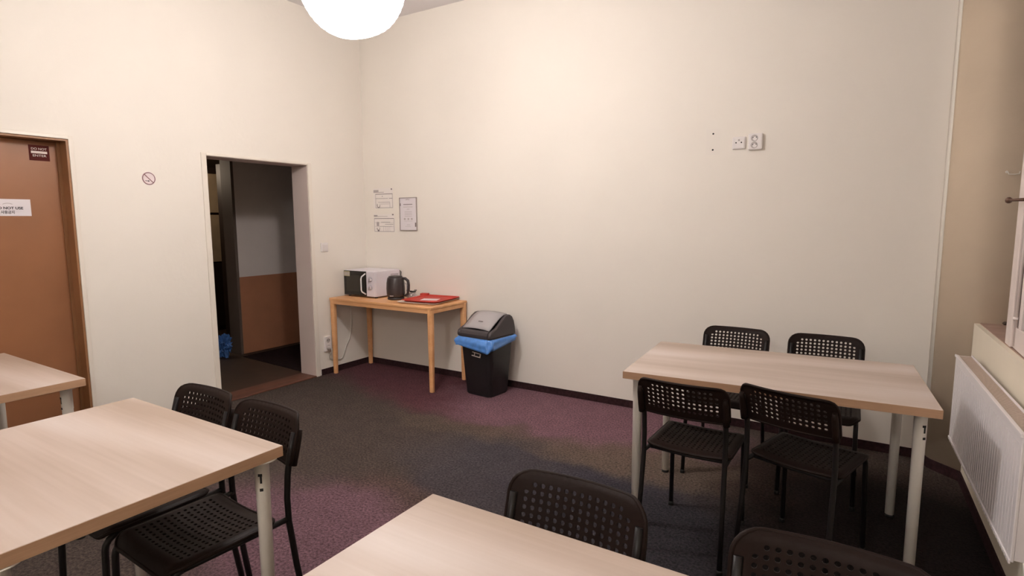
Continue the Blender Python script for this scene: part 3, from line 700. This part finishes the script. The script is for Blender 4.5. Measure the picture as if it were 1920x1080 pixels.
# socket under the side table
s3 = empty('wall_socket', (0, -.530, .285), PI/2); tag(s3, 'white double socket low on the left wall behind the side table leg', 'socket')
MB().box(-.040, .040, -.020, 0, -.070, .070).build('plate', SOCK, s3, bevel=.006)
for z in (.032, -.032): MB().lathe([(.021, 0), (.020, .0012)], 20).build('recess', RECESS, s3, loc=(0, -.020, z), rot=RB)
for z in (.036, ):
    for x in (-.009, .009): MB().lathe([(.004, 0), (.004, .0025)], 10).build('hole', HOLE, s3, loc=(x, -.020, z), rot=RB)
pl = empty('power_plug', (.022, -.536, .250), PI/2); tag(pl, 'grey plug in the low socket with a pale cable running up to the side table', 'plug')
MB().lathe([(.018, 0), (.020, .012), (.012, .040), (.006, .050)], 16).build('body', RECESS, pl, rot=RB)
cbp = [(0, -.05, 0), (-.004, -.050, -.03), (.0, -.015, -.07), (.03, .010, -.115), (.12, .010, -.135), (.170, .010, -.128), (.200, .010, -.08), (.225, .010, -.02), (.262, .010, .03), (.285, .010, .10), (.298, .010, .19), (.300, .010, .30), (.302, .010, .428)]
def cr(P, n=6):
    P = [Vector(p) for p in P]; o = []
    for i in range(len(P)-1):
        p0, p1, p2, p3 = P[max(i-1, 0)], P[i], P[i+1], P[min(i+2, len(P)-1)]
        for k in range(n):
            t = k/n; o.append(.5*((2*p1)+(p2-p0)*t+(2*p0-5*p1+4*p2-p3)*t*t+(3*p1-p0-3*p2+p3)*t**3))
    o.append(P[-1]); return o
MB().tube(cr(cbp), .0038, 8).build('cable', CABLE, pl)

# notices on the back wall
def lines(b, x0, x1, z, t=.0016): b.box(x0, x1, -.0022, -.0016, z-t/2, z+t/2)
def notice(name, x, z, w_, h_, lab, kind):
    p = empty(name, (x, 0, z)); tag(p, lab, 'notice', 'paper notices on the back wall')
    MB().box(-w_/2, w_/2, -.0016, 0, -h_/2, h_/2).build('sheet', PAPERW, p)
    W2, H2 = w_/2, h_/2
    L_ = MB(); G = MB()
    if kind == 1:
        G.box(-W2+.004, -W2+.070, -.0022, -.0016, H2-.034, H2-.014); G.box(-W2+.004, W2*.1, -.0022, -.0016, H2-.040, H2-.034)
        L_.box(W2-.022, W2-.008, -.0022, -.0016, H2-.018, H2-.004)
        fx0, fx1, fz1, fz0 = -W2+.028, W2-.004, H2-.052, -H2+.006
        L_.box(fx0, fx1, -.0022, -.0016, fz1-.005, fz1); lines(L_, fx0, fx1-.06, fz1-.044, .003); lines(L_, fx1-.045, fx1, fz1-.044, .004)
        lines(L_, fx0, fx1, fz0, .003); L_.box(fx0, fx0+.0025, -.0022, -.0016, fz0, fz1); L_.box(fx1-.0025, fx1, -.0022, -.0016, fz0, fz1)
        lines(G, fx0+.035, fx1-.035, fz0+.052, .005); lines(G, fx0+.045, fx1-.035, fz0+.036, .003); G.box(fx1-.038, fx1-.034, -.0022, -.0016, fz0, fz0+.054)
        L_.tube(arc((fx0+.038, fz0+.022), .018, PI*.75, 2*PI+.3, 12, lambda a, b_: (a, -.002, b_)), .003, 5)
        L_.box(fx0+.085, fx0+.095, -.0022, -.0016, fz1-.026, fz1-.020)
    elif kind == 2:
        G.box(-W2+.002, -W2+.05, -.0022, -.0016, H2-.024, H2-.008); lines(G, -W2+.002, W2*.35, H2-.022, .004)
        L_.box(W2-.026, W2-.008, -.0022, -.0016, H2-.012, H2+.0)
        fx0, fx1, fz1, fz0 = -W2+.006, W2-.004, H2-.040, -H2+.006
        L_.box(fx0, fx1, -.0022, -.0016, fz1-.005, fz1)
        for f_ in (.34, .62): lines(G, fx0, fx1, fz1+(fz0-fz1)*f_, .002)
        lines(L_, fx0+.09, fx1-.05, fz1+(fz0-fz1)*.30, .003); lines(L_, fx0+.14, fx1-.01, fz1+(fz0-fz1)*.45, .003); lines(L_, fx0+.07, fx1-.03, fz1+(fz0-fz1)*.62, .003)
        lines(L_, fx0, fx1, fz0, .003); L_.box(fx0, fx0+.0025, -.0022, -.0016, fz0, fz1); L_.box(fx1-.0025, fx1, -.0022, -.0016, fz0, fz1)
        for x_ in (.065, .12, .15, .175, .20): G.box(fx0+x_, fx0+x_+.0025, -.0022, -.0016, fz0, fz0+.045)
        G.box(fx0+.03, fx0+.062, -.0022, -.0016, fz1-.075, fz1-.035)
        L_.tube(arc((fx0+.052, fz0+.030), .017, PI*.9, 2*PI+.3, 12, lambda a, b_: (a, -.002, b_)), .003, 5); L_.box(fx0+.042, fx0+.062, -.0022, -.0016, fz0+.002, fz0+.014)
    L_.build('print', INK if kind == 2 else INK, p); G.build('faint_print', INKL, p)
    return p
notice('wall_notice', .249, 1.629, .254, .190, 'upper of the two small white diagram notices above the microwave', 1)
notice('wall_notice', .253, 1.394, .268, .172, 'lower of the two small white diagram notices above the microwave', 2)
p3 = empty('framed_notice', (.569, 0, 1.4775)); tag(p3, 'tall framed notice with small text to the right of the two diagram notices', 'notice', None)
FW, FH = .104, .1515
MB().box(-FW, FW, -.006, 0, -FH, FH).build('sheet', PAPER, p3)
MB().box(-FW-.001, -FW+.004, -.013, 0, -FH, FH).box(FW-.004, FW+.001, -.013, 0, -FH, FH).box(-FW, FW, -.013, 0, -FH-.001, -FH+.005).box(-FW, FW, -.013, 0, FH-.004, FH+.001).build('frame', mat('pewter_frame', (.40, .34, .32), .4), p3)
g = MB(); k_ = MB()
def ln(b, x0, x1, z, t): b.box(x0, x1, -.0072, -.006, z-t/2, z+t/2)
ln(k_, -.058, .052, .088, .006); ln(g, -.06, .055, .065, .004); ln(g, -.016, .016, .045, .004)
for z in (.022, .008, -.006, -.020): ln(g, -.045, .045, z, .003)
for x in (-.045, 0, .042): g.box(x-.009, x+.009, -.0072, -.006, -.055, -.037)
ln(g, -.055, .05, -.066, .002); ln(g, -.02, .02, -.10, .003); ln(g, -.04, .03, -.115, .002)
g.tube(arc((-.005, .118), .020, .5, PI-.5, 8, lambda a, b_: (a, -.007, b_)), .0018, 5); ln(g, -.03, .02, .130, .003)
k_.prism([(.080, -.0072), (.097, -.0072), (.097, -.006), (.080, -.006)], -.118, -.080)
k_.box(-.103, -.092, -.0072, -.006, .075, .10)
g.build('faint_print', INKL, p3); k_.build('print', INK, p3)

# signs on the brown door and left wall
LX = -.1
sg = empty('do_not_enter_sign', (LX, -2.545, 1.833), PI/2); tag(sg, 'small maroon DO NOT ENTER sticker near the top of the brown door', 'sign')
MB().box(-.051, .051, -.0012, 0, -.046, .046).build('sticker', MAROON, sg)
MB().box(-.040, .040, -.0018, -.0012, -.003, .011).build('white_bar', STWHITE, sg)
text('DO NOT', .0185, STWHITE, sg, (0, -.0016, .0235), RB, xs=1.05)
text('ENTER', .0185, STWHITE, sg, (0, -.0016, -.0165), RB, xs=1.25)
s4 = empty('do_not_use_sign', (LX, -2.7225, 1.5025), PI/2); tag(s4, 'white DO NOT USE notice on the brown door at the left edge', 'sign')
MB().box(-.1095, .1095, -.0012, 0, -.0495, .0495).build('sheet', PAPER, s4)
text('DO NOT USE', .0205, INKD, s4, (.004, -.0016, -.004), RB, xs=1.10, bold=.0006)
text('사용금지', .021, INKD, s4, (-.002, -.0016, -.029), RB, xs=.85, bold=.0004)
MB().tube(arc((0, -.02), .045, PI*.32, PI*.68, 10, lambda a, b_: (a, -.0014, b_)), [.0004]+[.0018]*9+[.0004], 5).build('arc_emblem', INKL, s4)
ns = empty('no_smoking_sign', (0, -1.977, 1.710), PI/2); tag(ns, 'round no smoking sign between the brown door and the open doorway', 'sign')
MB().lathe([(.0455, 0), (.045, .001)], 40).build('disc', mat('pink_white_vinyl', (.80, .68, .68), .6), ns, rot=RB)
MB().tube([(.0395*math.cos(a), -.001, .0395*math.sin(a)) for a in [2*PI*k/40 for k in range(40)]], .0026, 5, closed=True).build('ring', REDINK, ns)
MB().prism([(-.038, -.0022), (.038, -.0022), (.038, -.001), (-.038, -.001)], -.0026, .0026).build('slash', REDINK, ns, rot=(0, PI/4, 0))
MB().box(-.024, -.004, -.0018, -.001, -.018, -.0145).box(-.006, .002, -.0020, -.001, -.021, -.013).build('cigarette', INKD, ns)
